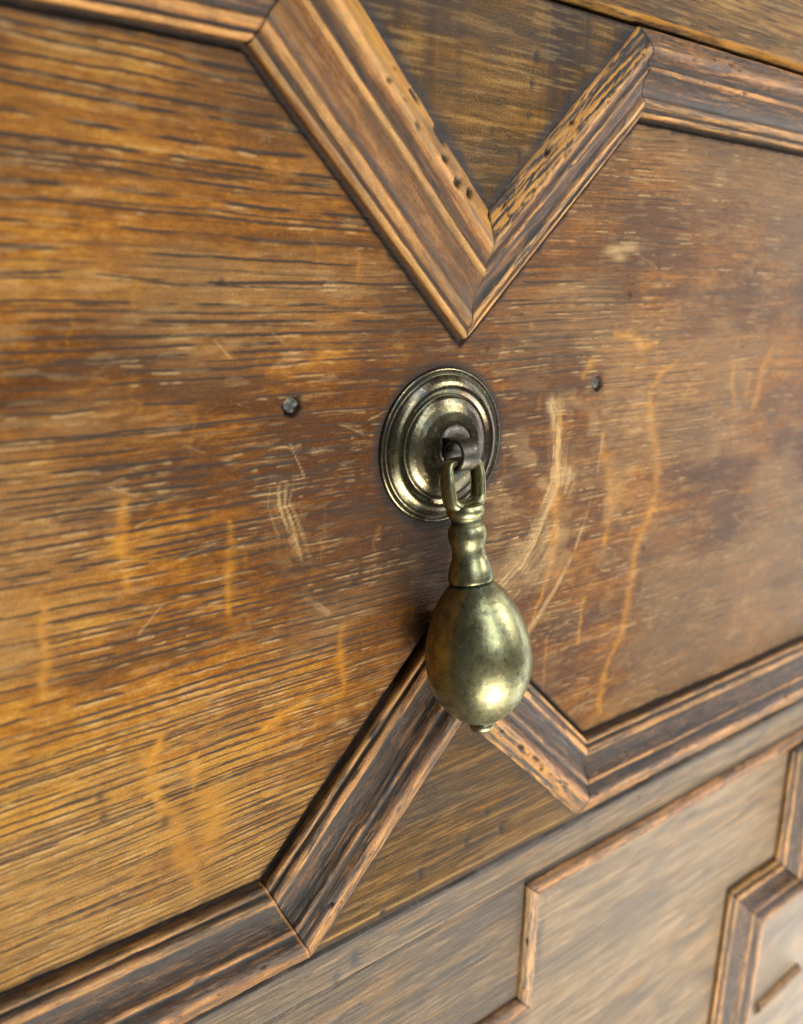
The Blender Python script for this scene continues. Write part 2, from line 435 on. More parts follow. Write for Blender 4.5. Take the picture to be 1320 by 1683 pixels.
    dirt = np.maximum(dirt, np.maximum(dent * .75, hole))
    tone = (nzA.f(X * .010 + 3, Z * .016 + 6, 3) - .5) * .24
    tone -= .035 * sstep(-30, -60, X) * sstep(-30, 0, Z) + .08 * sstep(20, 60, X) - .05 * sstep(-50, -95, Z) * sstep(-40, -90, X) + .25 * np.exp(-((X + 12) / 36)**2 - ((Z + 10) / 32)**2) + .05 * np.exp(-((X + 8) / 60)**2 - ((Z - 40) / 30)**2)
    tone += .07 * sstep(-50, -100, X + Z * .3) * sstep(-20, -60, Z)
    tone += .06 * sstep(.45, .7, nzB.f(X * .05, Z * .07, 3)) - .11 * sstep(.48, .68, nzC.f(X * .026 + 7, Z * .05, 4)) - .07 * sstep(.52, .64, nzB.f(X * .07 + 7, Z * .16, 4)) * np.exp(-((X - 5) / 70)**2 - ((Z + 5) / 40)**2)
    dull = np.clip(1.25 * sstep(.38, .66, nzB.f(X * .018 + 2, Z * .035 + 5, 4)) * (1 - 1.0 * np.exp(-((X + 15) / 65)**4 - ((Z - 0) / 36)**4)), 0, 1)
    dull = np.clip(dull + .14 * sstep(40, 120, X) + .3 * sstep(30, 80, Z) + .45 * sstep(-55, -95, Z + (nzA.f(X * .03, Z * .03, 2) - .5) * 30) * sstep(-20, -60, X), 0, .9)
    return dict(dull=dull, pore=pore, ray=ray, wear=np.clip(wear, 0, 1), dirt=np.clip(dirt, 0, 1), hole=hole, dent=dent, u=U, v=V, tone=tone, ed=ed)
def panel_h(X, Z, k):
    h = (nzA.f(X * .02, Z * .03, 3) - .5) * .7 + (nzB.f(X * .08, Z * .25, 3) - .5) * .12
    h -= k['pore'] * .14
    h -= k['hole'] * (1.5 + .6 * nzC.v(X * 2, Z * 2)) + k['dent'] * .35
    h -= .9 * sstep(1.8, .9, k['ed']) * sstep(-.6, .2, k['ed'])
    h += k['ray'] * .03
    h += .05 * sstep(.4, .9, k['wear']) * (nzC.v(X * 3, Z * 5) - .5)
    return h
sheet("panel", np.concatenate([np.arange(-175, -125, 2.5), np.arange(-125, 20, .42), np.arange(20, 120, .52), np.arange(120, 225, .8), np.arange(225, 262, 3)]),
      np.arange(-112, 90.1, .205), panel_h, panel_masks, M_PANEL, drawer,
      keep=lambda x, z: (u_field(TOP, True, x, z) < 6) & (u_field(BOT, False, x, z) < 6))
# filler left in the two old screw holes
def blob(name, x, z, h, r, seed, mat, parent):
    n, mth = 14, 24; g = Noise(seed)
    a = np.linspace(0, 1, n)[:, None]; t = np.linspace(0, 2 * np.pi, mth, endpoint=False)[None, :]
    rr = r * a * (1 + .25 * (g.v(np.cos(t) * 1.5 + 9, np.sin(t) * 1.5 + 9) - .5)) * np.ones_like(t)
    X = x + rr * np.cos(t); Z = z + rr * np.sin(t)
    Hh = h + .15 * a**2 + .7 * (g.f(X * 1.3, Z * 1.3, 3) - .5)
    v = np.stack([X, -Hh, Z], -1).reshape(-1, 3)
    i = np.arange(n - 1)[:, None] * mth; j = np.arange(mth)[None, :]; j2 = (j + 1) % mth
    f = np.stack([i + j, i + j2, i + mth + j2, i + mth + j], -1).reshape(-1, 4)
    nz_ = len(v)
    return link_mesh(name, v * MM, f[mth:], mat, parent, True, {"dirt": ('FLOAT', np.clip(g.f(X * .9, Z * .9, 2).ravel() * 1.4 - .45, 0, 1))})
M_FILL = metal("old_filler", (.12, .12, .105), (.03, .03, .027), (.015, .015, .015), .5, 1.2, .0001)
M_FILL.node_tree.nodes["Principled BSDF"].inputs['Metallic'].default_value = .2
blob("screw_plug", HOLES[0][0], HOLES[0][1], -1.15, 1.8, 3, M_FILL, drawer)
blob("screw_plug", HOLES[1][0], HOLES[1][1], -1.15, 1.55, 8, M_FILL, drawer)

# --- raised boards outside the mouldings
FR = oak_raster(71, 260, 160, row=1.25, dash=16, gap=4, weak=1, width=(.12, .26))
def field_masks(X, Z, seed=0, uo=80, vo=140, pore_gain=1.0, tone0=0.0, wear0=.45, dents=30, marks=()):
    a, b = Noise(40 + seed), Noise(60 + seed)
    V = Z + (a.f(X * .01, Z * .02, 2) - .5) * 5 + vo
    U = X + uo
    pore = sample(FR, U, V) * (.3 + .9 * b.f(X * .03, Z * .05, 3)) * pore_gain
    wear = wear0 * sstep(.56, .70, b.f(X * .10, Z * 1.5, 4))
    dirt = .35 * sstep(.45, .7, a.f(X * .03, Z * .16, 4))
    g = np.random.default_rng(seed + 3)
    x0, x1, z0, z1 = X.min(), X.max(), Z.min(), Z.max()
    dent = np.zeros_like(X)
    for _ in range(dents):
        x, z, s = g.uniform(x0, x1), g.uniform(z0, z1), .32 * g.lognormal(0, .5)
        dent = np.maximum(dent, g.uniform(.3, .9) * np.exp(-(((X - x) / s)**2 + ((Z - z) / (s * 1.5))**2)))
    for x, z, s in marks:
        dent = np.maximum(dent, np.exp(-(((X - x) / s)**2 + ((Z - z) / (s * 2.0))**2)))
    dirt = np.maximum(dirt, dent * .9)
    return dict(pore=pore, ray=.25 * sstep(.60, .75, a.f(X * .05, Z * .50, 3)), wear=wear, dirt=dirt, dent=dent, u=U, v=V,
                tone=tone0 + (a.f(X * .02, Z * .04, 3) - .5) * .12)
def field_h(base, seed=0):
    a = Noise(90 + seed)
    def h(X, Z, k):
        return base + (a.f(X * .03, Z * .05, 3) - .5) * .35 - k['pore'] * .16 - k['dent'] * .5
    return h
def up_masks(X, Z):
    k = field_masks(X, Z, 1, wear0=.40, tone0=-.06, marks=[(18, 92, 1.0), (17, 86, .6), (16.5, 79, .45), (30, 85, .5), (14.5, 70, .8)])
    u = u_field(TOP, True, X, Z)
    k['dirt'] = np.maximum(k['dirt'], .75 * sstep(25.5, 22.4, u + (nzA.f(X * .4, Z * .4, 2) - .5) * 1.5))
    k['dirt'] = np.maximum(k['dirt'], .5 * sstep(101, 104, Z))
    return k
def up_h(X, Z, k):
    return field_h(7.5, 1)(X, Z, k) - .8 * sstep(103.2, 104.3, Z)
sheet("board", np.arange(-75, 85, .4), np.arange(30, 104.31, .28), up_h, up_masks, M_FIELD, drawer, keep=lambda x, z: u_field(TOP, True, x, z) > 14, thick=7)
def lo_masks(X, Z):
    k = field_masks(X, Z, 2, wear0=.3, tone0=-.05, marks=[(-8, -120, 1.0), (9, -117, .9), (23, -118, .9), (-21, -127, 1.0)])
    u = u_field(BOT, False, X, Z)
    k['dirt'] = np.maximum(k['dirt'], .45 * sstep(24.5, 22.2, u))
    e = Z + (nzA.f(X * .05, Z * .1, 3) - .5) * 1.0
    k['wear'] = np.maximum(k['wear'], .85 * np.exp(-((e + 126.2) / .45)**2))
    k['dirt'] = np.maximum(k['dirt'], .55 * sstep(-126.8, -128.6, e))
    return k
def lo_h(X, Z, k):
    return field_h(7.5, 2)(X, Z, k) - 1.3 * sstep(-126.0, -129.8, Z)**1.3
sheet("board", np.arange(-75, 90, .45), np.arange(-129.8, -48, .3), lo_h, lo_masks, M_FIELD, drawer, keep=lambda x, z: u_field(BOT, False, x, z) > 14, thick=6)

# ------------------------------------------------------------------ mouldings
PROF = [(0, -1), (0, 1.7), (.25, 2.3), (.8, 2.65), (1.3, 2.55), (1.55, 2.2), (1.9, 2.15), (2.1, 2.9), (2.6, 3.6), (3.3, 4.05), (4.1, 4.15), (4.7, 3.9), (5.0, 3.6),
        (5.8, 3.75), (7.0, 4.2), (8.2, 4.9), (9.3, 5.8), (10.2, 6.8), (10.5, 7.1), (10.8, 7.7), (11.4, 8.15), (12.0, 8.1), (12.4, 7.7), (12.7, 7.6), (13.2, 8.1), (14.0, 9.1), (14.8, 9.9),
        (15.6, 10.35), (16.4, 10.4), (17.2, 10.1), (19.5, 8.95), (21.5, 7.9), (21.9, 7.5), (22.0, 6.0)]
BEAD = [(0, -1), (0, .6), (.2, 1.3), (.9, 2.1), (1.9, 2.7), (3.0, 2.8), (4.0, 2.5), (4.8, 1.8), (5.1, 1.1), (5.6, .8), (7.3, .5), (7.6, .3), (7.6, -1)]
def resample(prof, step):
    p = np.array(prof, float); s = np.r_[0, np.cumsum(np.hypot(*np.diff(p, axis=0).T))]
    n = int(s[-1] / step) + 1; t = np.linspace(0, s[-1], n)
    q = np.stack([np.interp(t, s, p[:, 0]), np.interp(t, s, p[:, 1])], 1)
    r = q.copy(); r[1:-1] = q[1:-1] * .5 + (q[:-2] + q[2:]) * .25
    return r, t
def offset_pts(path, scales, up, us):
    out = []
    segs = [seg_normal(a, b, up) for a, b in zip(path[:-1], path[1:])]
    for j, p in enumerate(path):
        if j == 0: out.append(np.array(p)[None] + us[:, None] * scales[0] * segs[0][1][None])
        elif j == len(path) - 1: out.append(np.array(p)[None] + us[:, None] * scales[-1] * segs[-1][1][None])
        else:
            A = np.array([segs[j - 1][1], segs[j][1]]); Bv = np.stack([us * scales[j - 1], us * scales[j]])
            out.append(np.array(p)[None] + np.linalg.solve(A, Bv).T)
    return out
def moulding(name, path, scales, up, i, prof, hbase, seed, parent, mat, step=.45, pstep=.32, zmax=None, zmin=None, streak=.6, tone0=0.0, pits=30, chips=(), slant=0.0, rangeu=None,
             gap=.10, tone_out=.0, cove=-.11, groove=1.0, lighten=0.0, seam=None, label=None):
    pr, arc = resample(prof, pstep)
    us, hs = pr[:, 0], pr[:, 1]
    T = np.gradient(pr, axis=0); T /= np.linalg.norm(T, axis=1)[:, None] + 1e-9
    N = np.stack([-T[:, 1], T[:, 0]], 1)                      # outward of the surface in (u, h)
    cur = np.gradient(T[:, 0]) * T[:, 1] - np.gradient(T[:, 1]) * T[:, 0]   # >0 convex
    curs = np.convolve(np.pad(cur, 2, mode='edge'), np.ones(5) / 5, 'valid')
    OP = offset_pts(path, scales, up, us)
    A, Bv = OP[i], OP[i + 1]
    d, nrm = seg_normal(path[i], path[i + 1], up)
    Lmax = np.linalg.norm(np.array(path[i + 1]) - np.array(path[i]))
    nt = int(Lmax / step) + 2
    t = np.linspace(0, 1, nt)
    A = A + d * gap; Bv = Bv - d * gap
    XY = A[None] * (1 - t[:, None, None]) + Bv[None] * t[:, None, None]
    along = (XY @ d); S = np.broadcast_to(arc[None], along.shape)
    nz1, nz2 = Noise(seed), Noise(seed + 1)
    g = np.random.default_rng(seed)
    al0 = along - along.min()
    pit = np.zeros_like(al0)
    for _ in range(pits):                                     # worm holes and knocks, mostly on the outer ridge
        a0 = g.uniform(0, al0.max()); s0 = arc[np.argmin(abs(us - g.choice([16.2, 18, 20, 17, 15, 11.5])))] if prof is PROF else g.uniform(1, arc[-1] - 1)
        ra, rs = g.uniform(.35, 1.0), g.uniform(.3, .7)
        pit = np.maximum(pit, g.uniform(.5, 1) * np.exp(-(((al0 - a0) / ra)**2 + ((S - s0) / rs)**2)))
    for (a0, u0, ra, rs, am) in chips:
        s0 = arc[np.argmin(abs(us - u0))]
        pit = np.maximum(pit, am * np.exp(-(((al0 - a0) / ra)**4 + ((S - s0) / rs)**4)))
    wav = (nz1.f(al0 * .05, S * .05, 3) - .5) * .55 + (nz2.f(al0 * .25, S * .6, 3) - .5) * .22
    sl = S + al0 * slant
    st = nz2.f(al0 * .07 + 3, sl * 1.3, 4)
    stk = sstep(.52, .64, st) * streak
    st2 = nz1.f(al0 * .16 + 8, sl * 2.6 + 5, 3)
    stk = np.maximum(stk, sstep(.60, .70, st2) * streak)
    disp = wav - pit * 1.0 - stk * .10
    U2 = disp * N[None, :, 0] * 1.0; H2 = disp * N[None, :, 1]
    edge = (us < .6)[None]
    X = XY[..., 0] + U2 * nrm[0] * (~edge); Z = XY[..., 1] + U2 * nrm[1] * (~edge)
    H = hbase + hs[None] + H2 * (hs[None] > 0)
    if zmax is not None:
        over = Z > zmax; Z = np.where(over, zmax, Z)
        idx = np.argmax(over, axis=1)
        H = np.where(over, H - (np.arange(len(us))[None] - idx[:, None]) * .5, H)
    if zmin is not None:
        over = Z < zmin; Z = np.where(over, zmin, Z)
        idx = np.argmax(over, axis=1)
        H = np.where(over, H - (np.arange(len(us))[None] - idx[:, None]) * .5, H)
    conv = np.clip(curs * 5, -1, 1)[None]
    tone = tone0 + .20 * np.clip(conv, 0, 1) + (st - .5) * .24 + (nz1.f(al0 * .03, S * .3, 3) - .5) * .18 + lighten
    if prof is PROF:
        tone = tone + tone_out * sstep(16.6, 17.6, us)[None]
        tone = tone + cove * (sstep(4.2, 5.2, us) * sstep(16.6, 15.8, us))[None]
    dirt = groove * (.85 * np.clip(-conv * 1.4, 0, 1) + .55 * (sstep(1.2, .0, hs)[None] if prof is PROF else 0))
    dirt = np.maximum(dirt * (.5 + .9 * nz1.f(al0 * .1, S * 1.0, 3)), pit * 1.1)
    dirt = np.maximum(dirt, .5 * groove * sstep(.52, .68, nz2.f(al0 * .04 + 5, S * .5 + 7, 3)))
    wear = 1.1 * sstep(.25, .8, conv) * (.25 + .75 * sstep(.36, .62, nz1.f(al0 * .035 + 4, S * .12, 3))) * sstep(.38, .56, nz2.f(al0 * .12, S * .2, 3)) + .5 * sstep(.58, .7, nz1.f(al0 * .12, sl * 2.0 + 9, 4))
    endm = np.minimum(al0 - al0.min(0)[None], al0.max(0)[None] - al0)
    dirt = np.maximum(dirt, .7 * sstep(.5, .15, endm))
    if seam is not None:
        e2 = (al0.max(0)[None] - al0) if seam else (al0 - al0.min(0)[None])
        q = sstep(.75, .3, e2); wear = np.maximum(wear, q); dirt = dirt * (1 - q)
    pore = stk
    orange = np.zeros_like(stk) + (sstep(16.4, 17.4, us)[None] * (5.0 * tone_out) * (.5 + nz1.f(al0 * .08, S * .4, 3)) if prof is PROF else 0)
    mask = np.clip(np.stack([pore, orange, wear, dirt], -1), 0, 1).reshape(-1, 4)
    grain = np.stack([al0 + seed * 31, sl + seed * 17, np.zeros_like(al0)], -1).reshape(-1, 3)
    v = np.stack([X, -H, Z], -1).reshape(-1, 3)
    f = grid_faces(nt, len(us), flip=False)
    # orientation: make normals face the viewer
    a, b, c = v[f[len(f) // 2, 0]], v[f[len(f) // 2, 1]], v[f[len(f) // 2, 2]]
    if np.cross(b - a, c - a)[1] > 0: f = f[:, ::-1]
    nv = len(us); n0 = len(v)
    # close the ends and the back with one strip each
    back = v.reshape(nt, nv, 3).copy(); back[..., 1] = -(hbase - 1.5)
    e0 = np.arange(nv); e1 = (nt - 1) * nv + np.arange(nv)
    b0 = n0 + np.arange(nv); b1 = n0 + nv + np.arange(nv)
    v = np.concatenate([v, back[0], back[-1]])
    cap0 = np.stack([e0[:-1], e0[1:], b0[1:], b0[:-1]], 1); cap1 = np.stack([e1[1:], e1[:-1], b1[:-1], b1[1:]], 1)
    f = np.concatenate([f, cap0, cap1])
    ext = np.concatenate([np.arange(nv), (nt - 1) * nv + np.arange(nv)])
    mask = np.concatenate([mask, mask[ext]]); grain = np.concatenate([grain, grain[ext]]); tone = np.concatenate([tone.ravel(), tone.ravel()[ext]])
    o = link_mesh(name, v * MM, f, mat, parent, True, {"mask": ('FLOAT_COLOR', mask), "grain": ('FLOAT_VECTOR', grain), "tone": ('FLOAT', tone)})
    if label: o['label'] = label
    return o

L1 = 82.1
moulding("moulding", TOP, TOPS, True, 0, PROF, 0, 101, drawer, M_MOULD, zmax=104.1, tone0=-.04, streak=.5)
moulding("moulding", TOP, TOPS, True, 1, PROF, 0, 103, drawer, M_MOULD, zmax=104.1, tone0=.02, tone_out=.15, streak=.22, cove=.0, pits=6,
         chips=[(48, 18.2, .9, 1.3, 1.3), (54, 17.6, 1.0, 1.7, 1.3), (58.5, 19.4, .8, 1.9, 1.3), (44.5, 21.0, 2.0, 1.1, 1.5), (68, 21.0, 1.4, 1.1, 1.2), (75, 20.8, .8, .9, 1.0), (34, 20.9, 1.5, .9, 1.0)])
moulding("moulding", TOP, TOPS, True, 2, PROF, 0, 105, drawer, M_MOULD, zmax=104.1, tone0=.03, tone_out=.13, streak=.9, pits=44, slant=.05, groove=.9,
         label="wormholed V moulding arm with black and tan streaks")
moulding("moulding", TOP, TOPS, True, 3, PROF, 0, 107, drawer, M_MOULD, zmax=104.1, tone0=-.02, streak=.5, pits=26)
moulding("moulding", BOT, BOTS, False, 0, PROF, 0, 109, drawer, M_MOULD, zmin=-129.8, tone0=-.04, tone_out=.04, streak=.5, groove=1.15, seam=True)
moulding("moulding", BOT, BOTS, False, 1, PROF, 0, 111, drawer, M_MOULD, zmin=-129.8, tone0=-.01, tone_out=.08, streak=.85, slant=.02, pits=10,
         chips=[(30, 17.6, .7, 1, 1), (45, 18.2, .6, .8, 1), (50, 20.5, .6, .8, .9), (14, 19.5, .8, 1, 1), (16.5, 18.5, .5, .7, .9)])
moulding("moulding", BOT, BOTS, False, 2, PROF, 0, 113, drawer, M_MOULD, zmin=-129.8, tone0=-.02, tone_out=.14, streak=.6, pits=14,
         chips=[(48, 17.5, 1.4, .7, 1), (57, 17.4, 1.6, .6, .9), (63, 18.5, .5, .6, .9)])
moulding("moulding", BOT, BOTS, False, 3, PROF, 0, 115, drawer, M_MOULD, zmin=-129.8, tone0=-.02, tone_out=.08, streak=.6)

# ------------------------------------------------------------------ chest frame round the drawer
frame = empty("chest_frame", (0, 0, 0), "dark oak frame rails of the chest above and below the large drawer", "chest frame")
def rail_h(base, zt, zb, seed, top_r=.6, bot_r=.6):
    f0 = field_h(base, seed)
    return lambda X, Z, k: f0(X, Z, k) - top_r * sstep(zt - 1.2, zt, Z) - bot_r * sstep(zb + 1.6, zb, Z)
def rail_top_m(X, Z):
    k = field_masks(X, Z, 5, vo=-60, wear0=.5, marks=[(93, 132, 1.5)])
    k['ray'] = np.maximum(k['ray'], .7 * np.exp(-((Z - 106.6) / .8)**2) * sstep(.35, .6, nzA.f(X * .05, Z * .1, 2)))
    return k
sheet("rail", np.concatenate([np.arange(-175, -5, 4), np.arange(-5, 160, .5), np.arange(160, 262, 3)]), np.concatenate([np.arange(105.5, 135, .3), np.arange(135, 160, 3)]),
      rail_h(7.8, 400, 105.5, 5, 0, 1.6), rail_top_m, M_FIELD, frame, thick=8)
def rail_bot_m(X, Z):
    k = field_masks(X, Z, 6, vo=170, wear0=.4, pore_gain=.9, tone0=-.01, marks=[(-30, -137.5, 1.6), (-36, -140.5, 1.0)])
    k['tone'] = k['tone'] - .07 * sstep(120, 20, X)
    k['dirt'] = np.maximum(k['dirt'], .55 * sstep(-134, -131, Z + (nzA.f(X * .06, Z * .2, 3) - .5) * 2))
    k['wear'] = np.maximum(k['wear'], .5 * sstep(-141.0, -142.2, Z))
    return k
sheet("rail", np.concatenate([np.arange(-175, -75, 3), np.arange(-75, 240, .55), np.arange(240, 300, 3)]), np.arange(-142.4, -130.7, .28),
      rail_h(7.1, -130.8, -142.4, 6, .5, .35), rail_bot_m, M_LOWER, frame, thick=8)
# plain dark carcass behind the gaps
def box(name, x0, x1, h0, h1, z0, z1, mat, parent):
    v = np.array([(x, -h, z) for x in (x0, x1) for h in (h0, h1) for z in (z0, z1)], float)
    f = [(0, 1, 3, 2), (4, 6, 7, 5), (0, 4, 5, 1), (2, 3, 7, 6), (0, 2, 6, 4), (1, 5, 7, 3)]
    return link_mesh(name, v * MM, f, mat, parent, False, {"mask": ('FLOAT_COLOR', np.tile((0, 0, 0, 1), (8, 1))), "grain": ('FLOAT_VECTOR', v), "tone": ('FLOAT', np.zeros(8))})
box("backboard", -175, 420, -16, -8, -420, 160, M_FIELD, frame)

# ------------------------------------------------------------------ lower drawer
lower = empty("drawer", (0, 0, -0.2), "lower oak drawer front with thin bead and stepped mouldings, at the bottom right", "drawer")
LB = 7.2
def low_m(X, Z):
    k = field_masks(X, Z, 8, vo=130, wear0=.35, dents=60, tone0=.0)
    V2 = -Z - 143; V2 = np.clip(np.where(V2 > 150, 300 - V2, V2), 0, 159)
    k['pore'] = sample(FR, np.clip(np.mod(X + 80, 258), 0, 259), V2) * (.35 + .8 * nzB.f(X * .03, Z * .05, 3)) * (1 - .6 * sstep(20, 90, X))
    inside = sstep(38, 44, X) * 1.0
    k['tone'] = k['tone'] + .04 * inside - .10 * (1 - inside)
    k['wear'] = k['wear'] + inside * .25 * sstep(.5, .64, nzC.f(X * .05, Z * .4, 4))
    dx = X - 43.6
    k['dirt'] = np.maximum(k['dirt'], .5 * np.exp(-((dx - 1) / 2.2)**2) * (Z > -190) * sstep(.3, .6, nzA.f(X * .3, Z * .1, 2)))  # darker strip just right of the upright bead
    return k
sheet("board", np.concatenate([np.arange(-175, -75, 3), np.arange(-75, 60, .5), np.arange(60, 260, .9), np.arange(260, 420, 4)]),
      np.concatenate([np.arange(-420, -300, 3), np.arange(-300, -200, .7), np.arange(-200, -142.9, .32), [-142.9]]), rail_h(LB, -142.9, -999, 8, .5, 0), low_m, M_LOWER, lower, thick=8)
BP = [(420, -144.4), (35.7, -144.2), (35.7, -188.6), (-175, -189.5)]
BS = [.95, 1, 1.15]
for i, (sd, t0, lt) in enumerate([(201, -.13, 0), (203, .10, .03), (205, -.08, 0)]):
    moulding("bead_moulding", BP, BS, True, i, BEAD, LB, sd, lower, M_MOULD, tone0=t0 + lt, streak=.5, pits=10, step=.8 if i != 1 else .4, pstep=.3)
WP = [(197.5, -151.8), (199.5, -207.5), (162.3, -206.9), (164.5, -420)]
for i, sd in enumerate((211, 213, 215)):
    moulding("moulding", WP, [1, 1, 1], True, i, PROF, LB, sd, lower, M_MOULD, tone0=.02, streak=.5, pits=6, step=.9, pstep=.45, tone_out=.05)
def in_m(X, Z):
    k = field_masks(X, Z, 9, vo=0, wear0=.4, dents=4, tone0=.05); k['pore'] = k['pore'] * 0
    return k
sheet("inner_block", np.arange(175, 421, 2.5), np.arange(-420, -150, 2.5), field_h(LB + 7.6, 9), in_m, M_LOWER, lower,
      keep=lambda x, z: ((z < -221) & (x > 179)) | ((x > 213) & (z > -225) & (z < -153)), thick=6)
moulding("bead_moulding", [(225.5, -273.5), (189.5, -275.5)], [1], True, 0, BEAD, LB + 7.6, 221, lower, M_MOULD, tone0=.0, streak=.4, pits=2, gap=0)

# ------------------------------------------------------------------ brass hardware
def lathe(name, prof, n, M4, mat, parent, sy=(1, 1), wob=0.0, seed=1, dirtf=None, cap=True):
    """prof (s, r) along local -Z from M4 origin; local x right, local y to the wall; sy = flattening (front, back)"""
    p = np.array(prof, float); t = np.linspace(0, 2 * np.pi, n, endpoint=False)
    s, r = p[:, 0][:, None], p[:, 1][:, None]
    nz = Noise(seed)
    rr = r * (1 + wob * (nz.f(np.cos(t)[None] * 1.2 + 5 + s * .08, np.sin(t)[None] * 1.2 + 5 + s * .05, 3) - .5))
    x = rr * np.cos(t)[None]; y = rr * np.sin(t)[None]
    y = np.where(y < 0, y * sy[0], y * sy[1])
    z = -s + 0 * x
    v = np.stack([x, y, z], -1).reshape(-1, 3)
    v = (np.array(M4.to_3x3()) @ v.T).T + np.array(M4.translation)
    m_ = len(p)
    i = np.arange(m_ - 1)[:, None] * n; j = np.arange(n)[None]; j2 = (j + 1) % n
    f = np.stack([i + j, i + n + j, i + n + j2, i + j2], -1).reshape(-1, 4)
    d = np.zeros(len(v)) if dirtf is None else np.clip(dirtf(np.repeat(p[:, 0], n), np.tile(t, m_)), 0, 1)
    return link_mesh(name, v * MM, f, mat, parent, True, {"dirt": ('FLOAT', d)})
def smooth_prof(p, n, k=1):
    p = np.array(p, float); s = np.r_[0, np.cumsum(np.hypot(*np.diff(p, axis=0).T))]
    t = np.linspace(0, s[-1], n); q = np.stack([np.interp(t, s, p[:, 0]), np.interp(t, s, p[:, 1])], 1)
    for _ in range(k):
        r = q.copy(); r[1:-1] = .5 * q[1:-1] + .25 * (q[:-2] + q[2:]); q = r
    return q

plate = empty("backplate", (0, 0, 0), "round ringed brass backplate with a curled dark staple, fixed below the V moulding point", "backplate")
# lathe axis pointing out of the wood: local -Z -> world -Y
Mp = Matrix(((1, 0, 0, 0), (0, 0, 1, 0), (0, -1, 0, 0), (0, 0, 0, 1)))
pp = [(-.6, 20.0), (.35, 20.0), (.7, 19.8), (.85, 19.3), (.8, 18.75), (.62, 18.5), (.75, 18.2), (1.3, 17.7), (2.0, 16.7), (2.4, 15.7), (2.35, 14.8), (2.0, 14.1), (1.8, 13.75), (1.7, 13.5), (1.85, 13.25), (2.5, 12.6), (3.2, 11.2), (3.8, 9.3), (4.2, 7.0), (4.4, 4.5), (4.5, 2.0), (4.5, .05)]
def plate_dirt(s, t):
    return 0 * s
pq = smooth_prof(pp, 110, 1)
def pdirt(s, t):
    r = np.repeat(pq[:, 1], 128)
    d = .95 * np.exp(-((r - 18.5) / .16)**2) + .9 * np.exp(-((r - 13.5) / .15)**2) + 1.0 * sstep(6.2, 4.2, r + np.cos(t * 3) * .5)
    return d
lathe("plate", pq, 128, Mp, M_PLATE, plate, wob=.008, seed=4, dirtf=pdirt)
# staple: a strip that leaves the plate and curls into a tube round the bail bar
def strip(name, path, half_w, thick, xc, mat, parent, wfun=None):
    """path: list of (h, z) mm, swept along x as a flat band"""
    p = np.array(path, float); T = np.gradient(p, axis=0); T /= np.linalg.norm(T, axis=1)[:, None]
    N = np.stack([-T[:, 1], T[:, 0]], 1)
    o = p + N * thick / 2; i = p - N * thick / 2
    xs = np.array([-half_w, -half_w + .25, half_w - .25, half_w])
    ins = np.array([.18, 0, 0, .18])
    rows = []
    for k, x in enumerate(xs): rows.append(np.stack([np.full(len(p), x + xc), -(o[:, 0] - N[:, 0] * ins[k]), o[:, 1] - N[:, 1] * ins[k]], 1))
    for k, x in list(enumerate(xs))[::-1]: rows.append(np.stack([np.full(len(p), x + xc), -(i[:, 0] + N[:, 0] * ins[k]), i[:, 1] + N[:, 1] * ins[k]], 1))
    v = np.stack(rows, 1)  # len(p) x 8 x 3
    n, q = v.shape[:2]
    ii = np.arange(n - 1)[:, None] * q; j = np.arange(q)[None]; j2 = (j + 1) % q
    f = np.stack([ii + j, ii + q + j, ii + q + j2, ii + j2], -1).reshape(-1, 4)
    f = np.concatenate([f, [(0, 1, 6, 7), (1, 2, 5, 6), (2, 3, 4, 5)], (n - 1) * q + np.array([(7, 6, 1, 0), (6, 5, 2, 1), (5, 4, 3, 2)])])
    g = Noise(77)
    vv = v.reshape(-1, 3)
    return link_mesh(name, vv * MM, f, mat, parent, True, {"dirt": ('FLOAT', np.clip(g.f(vv[:, 0] * .8 + 9, vv[:, 2] * .8 + 9, 3) * .8 - .15, 0, 1))})
PH, PZ, CR = 9.4, -0.8, 3.6     # bar axis height, z, curl radius
path = [(3.0, 2.6), (4.5, 2.8), (6.5, 3.1), (8.2, 3.4)]
for a in np.linspace(90, -235, 34):
    path.append((PH + CR * math.cos(math.radians(a)), PZ + .4 + CR * math.sin(math.radians(a))))
path = path[:3] + path[4:]
strip("staple", path, 2.7, .9, -1.5, M_IRON, plate)
lathe("boss", smooth_prof([(3.8, 5.6), (4.6, 5.4), (5.2, 4.6), (5.6, 3.2), (5.7, 1.0), (5.7, .05)], 24), 40, Matrix(((1, 0, 0, .3), (0, 0, 1, 0), (0, -1, 0, .9), (0, 0, 0, 1))), M_IRON, plate, wob=.08, seed=9)

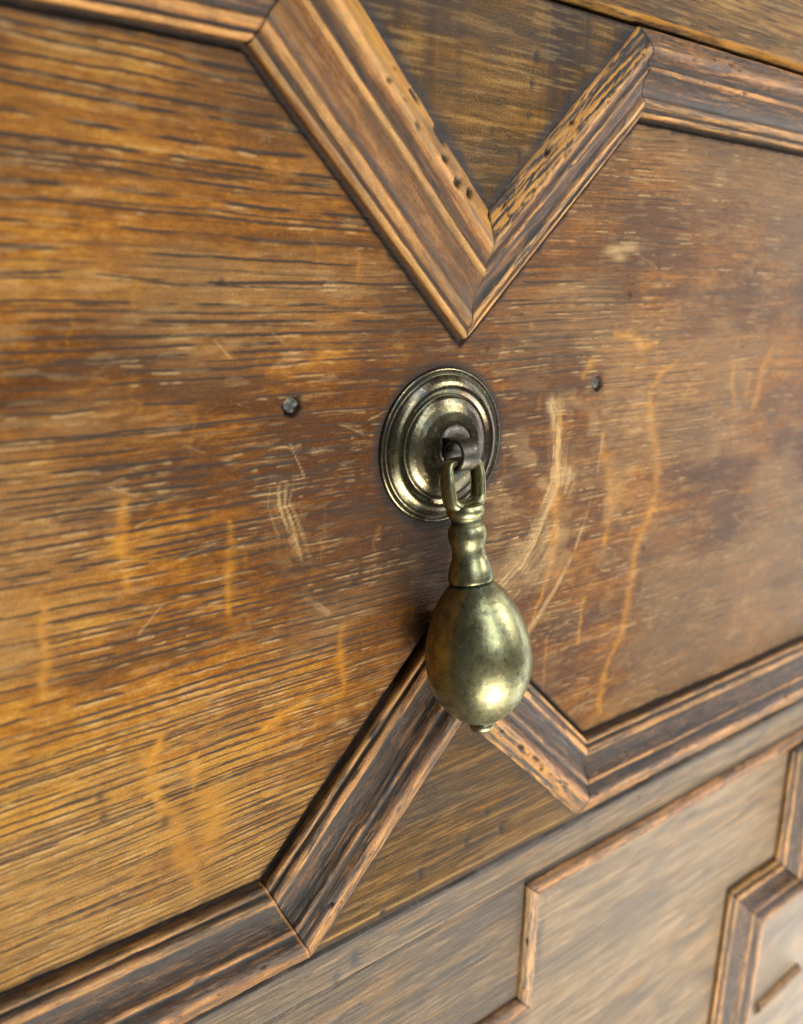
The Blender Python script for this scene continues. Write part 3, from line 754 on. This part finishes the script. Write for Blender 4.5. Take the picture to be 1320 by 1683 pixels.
# pendant drop
Apt = Vector((-1.6, -PH, PZ)); Bpt = Vector((0.9, -17.0, -57.0))
zax = (Apt - Bpt).normalized(); xax = Vector((1, 0, 0)); yax = zax.cross(xax).normalized(); xax = yax.cross(zax)
Md = Matrix(((xax[0], yax[0], zax[0], Apt[0]), (xax[1], yax[1], zax[1], Apt[1]), (xax[2], yax[2], zax[2], Apt[2]), (0, 0, 0, 1)))
drop = empty("drop_pull", (Apt * MM), "pear-shaped aged brass drop hanging from the staple of the round backplate", "drawer pull")
def tube(name, pts, radii, mat, parent, M4, n=20, flat=(1, 1), seed=2, close=False):
    P = [Vector(p) for p in pts]
    verts = []; prev = None
    for i, p in enumerate(P):
        a = P[max(i - 1, 0)] if not close else P[i - 1]; b = P[min(i + 1, len(P) - 1)] if not close else P[(i + 1) % len(P)]
        T = (b - a).normalized()
        up = Vector((0, 1, 0)); s = T.cross(up).normalized(); w = up
        for k in range(n):
            t = 2 * math.pi * k / n
            verts.append(M4 @ (p + s * math.cos(t) * radii[i] * flat[0] + w * math.sin(t) * radii[i] * flat[1]))
    m_ = len(P); f = []
    for i in range(m_ if close else m_ - 1):
        for k in range(n):
            i2 = (i + 1) % m_
            f.append((i * n + k, i2 * n + k, i2 * n + (k + 1) % n, i * n + (k + 1) % n))
    v = np.array([tuple(x) for x in verts])
    o = link_mesh(name, v * MM, f, mat, parent, True, {"dirt": ('FLOAT', np.zeros(len(v)))})
    return o
# bail: closed rounded loop, bar at the top through the curl
def loop_pts():
    c = [(-3.6, 0, -1.2), (3.6, 0, -1.2), (4.55, 0, -2.2), (4.75, 0, -6.0), (4.3, 0, -11.2), (2.6, 0, -12.6), (-2.6, 0, -12.6), (-4.3, 0, -11.2), (-4.9, 0, -6.0), (-4.6, 0, -2.2)]
    pts = []
    for i in range(len(c)):
        a, b = Vector(c[i]), Vector(c[(i + 1) % len(c)])
        k = max(2, int((b - a).length / .5))
        for j in range(k): pts.append(a.lerp(b, j / k))
    pts = [Vector((p.x * 1.07, p.y, p.z)) for p in pts]
    for _ in range(3):
        pts = [(pts[i - 1] + pts[i] * 2 + pts[(i + 1) % len(pts)]) / 4 for i in range(len(pts))]
    return pts
lp = loop_pts()
rad = [1.2 + .35 * float(sstep(-1, -6, p.z)) + .25 * float(sstep(-10, -12.5, p.z)) for p in lp]
tube("bail", lp, rad, M_BRASS, drop, Md, flat=(1, 1.5), close=True)
nk = [(11.6, .05), (11.7, 3.4), (12.2, 4.7), (13.3, 5.1), (14.4, 5.0), (15.0, 4.6), (15.5, 4.05), (16.3, 3.85), (17.0, 4.1), (17.7, 4.75), (18.8, 5.1), (20.3, 5.15), (21.8, 4.8), (23.2, 4.4), (24.4, 4.35), (25.6, 4.6), (27.2, 5.2), (29.0, 5.8), (30.6, 6.1), (31.6, 6.05), (32.1, 5.6), (32.4, 5.2)]
def neck_dirt(s, t):
    return .75 * np.exp(-((s - 16.3) / .9)**2) + .9 * sstep(31.6, 32.3, s) + .25 * np.exp(-((s - 24.5) / 1.5)**2) * (np.cos(t) < 0)
lathe("neck", smooth_prof(nk, 90, 2), 56, Md, M_BRASS, drop, sy=(.92, .85), wob=.05, seed=12, dirtf=neck_dirt)
bb = [(31.6, 5.0), (32.2, 5.7), (32.9, 6.35), (34.5, 7.9), (36.2, 9.2), (38.3, 10.5), (40.4, 11.5), (42.6, 12.4), (44.7, 13.1), (46.8, 13.65), (48.9, 14.0), (50.8, 14.15), (52.4, 14.2), (54.5, 14.1), (57.0, 13.75), (59.5, 13.0), (61.8, 11.95), (64.0, 10.55), (66.2, 8.7), (67.8, 6.9), (69.0, 5.0), (69.6, 3.4), (69.9, 1.5), (69.95, .05)]
def bulb_dark(s, t):
    g = Noise(21)
    n_ = g.f(np.cos(t) * 3 + 7 + s * .12, np.sin(t) * 3 + 7 - s * .12, 4)
    d = .95 * sstep(33.6, 32.6, s + n_ * 1.5) + .8 * sstep(68.2, 69.6, s)
    d = d + .5 * sstep(.50, .64, n_) * sstep(58, 64, s) * (np.cos(t) < .2)
    d = d + .55 * sstep(.5, .64, n_) * sstep(41, 35, s) * (np.cos(t) < .1)  # dark blotches kept to the upper left side
    return d
lathe("bulb", smooth_prof(bb, 120, 2), 96, Md, M_BRASS, drop, sy=(1.0, .84), wob=.02, seed=15, dirtf=bulb_dark)
fn = [(69.0, 2.2), (69.7, 3.1), (70.4, 3.5), (71.2, 3.55), (72.0, 3.2), (72.6, 2.4), (73.0, 1.2), (73.1, .05)]
lathe("finial", smooth_prof(fn, 30, 1), 40, Md, M_BRASS, drop, sy=(.9, .8), wob=.04, seed=16, dirtf=lambda s, t: .6 * sstep(70.2, 69.4, s))
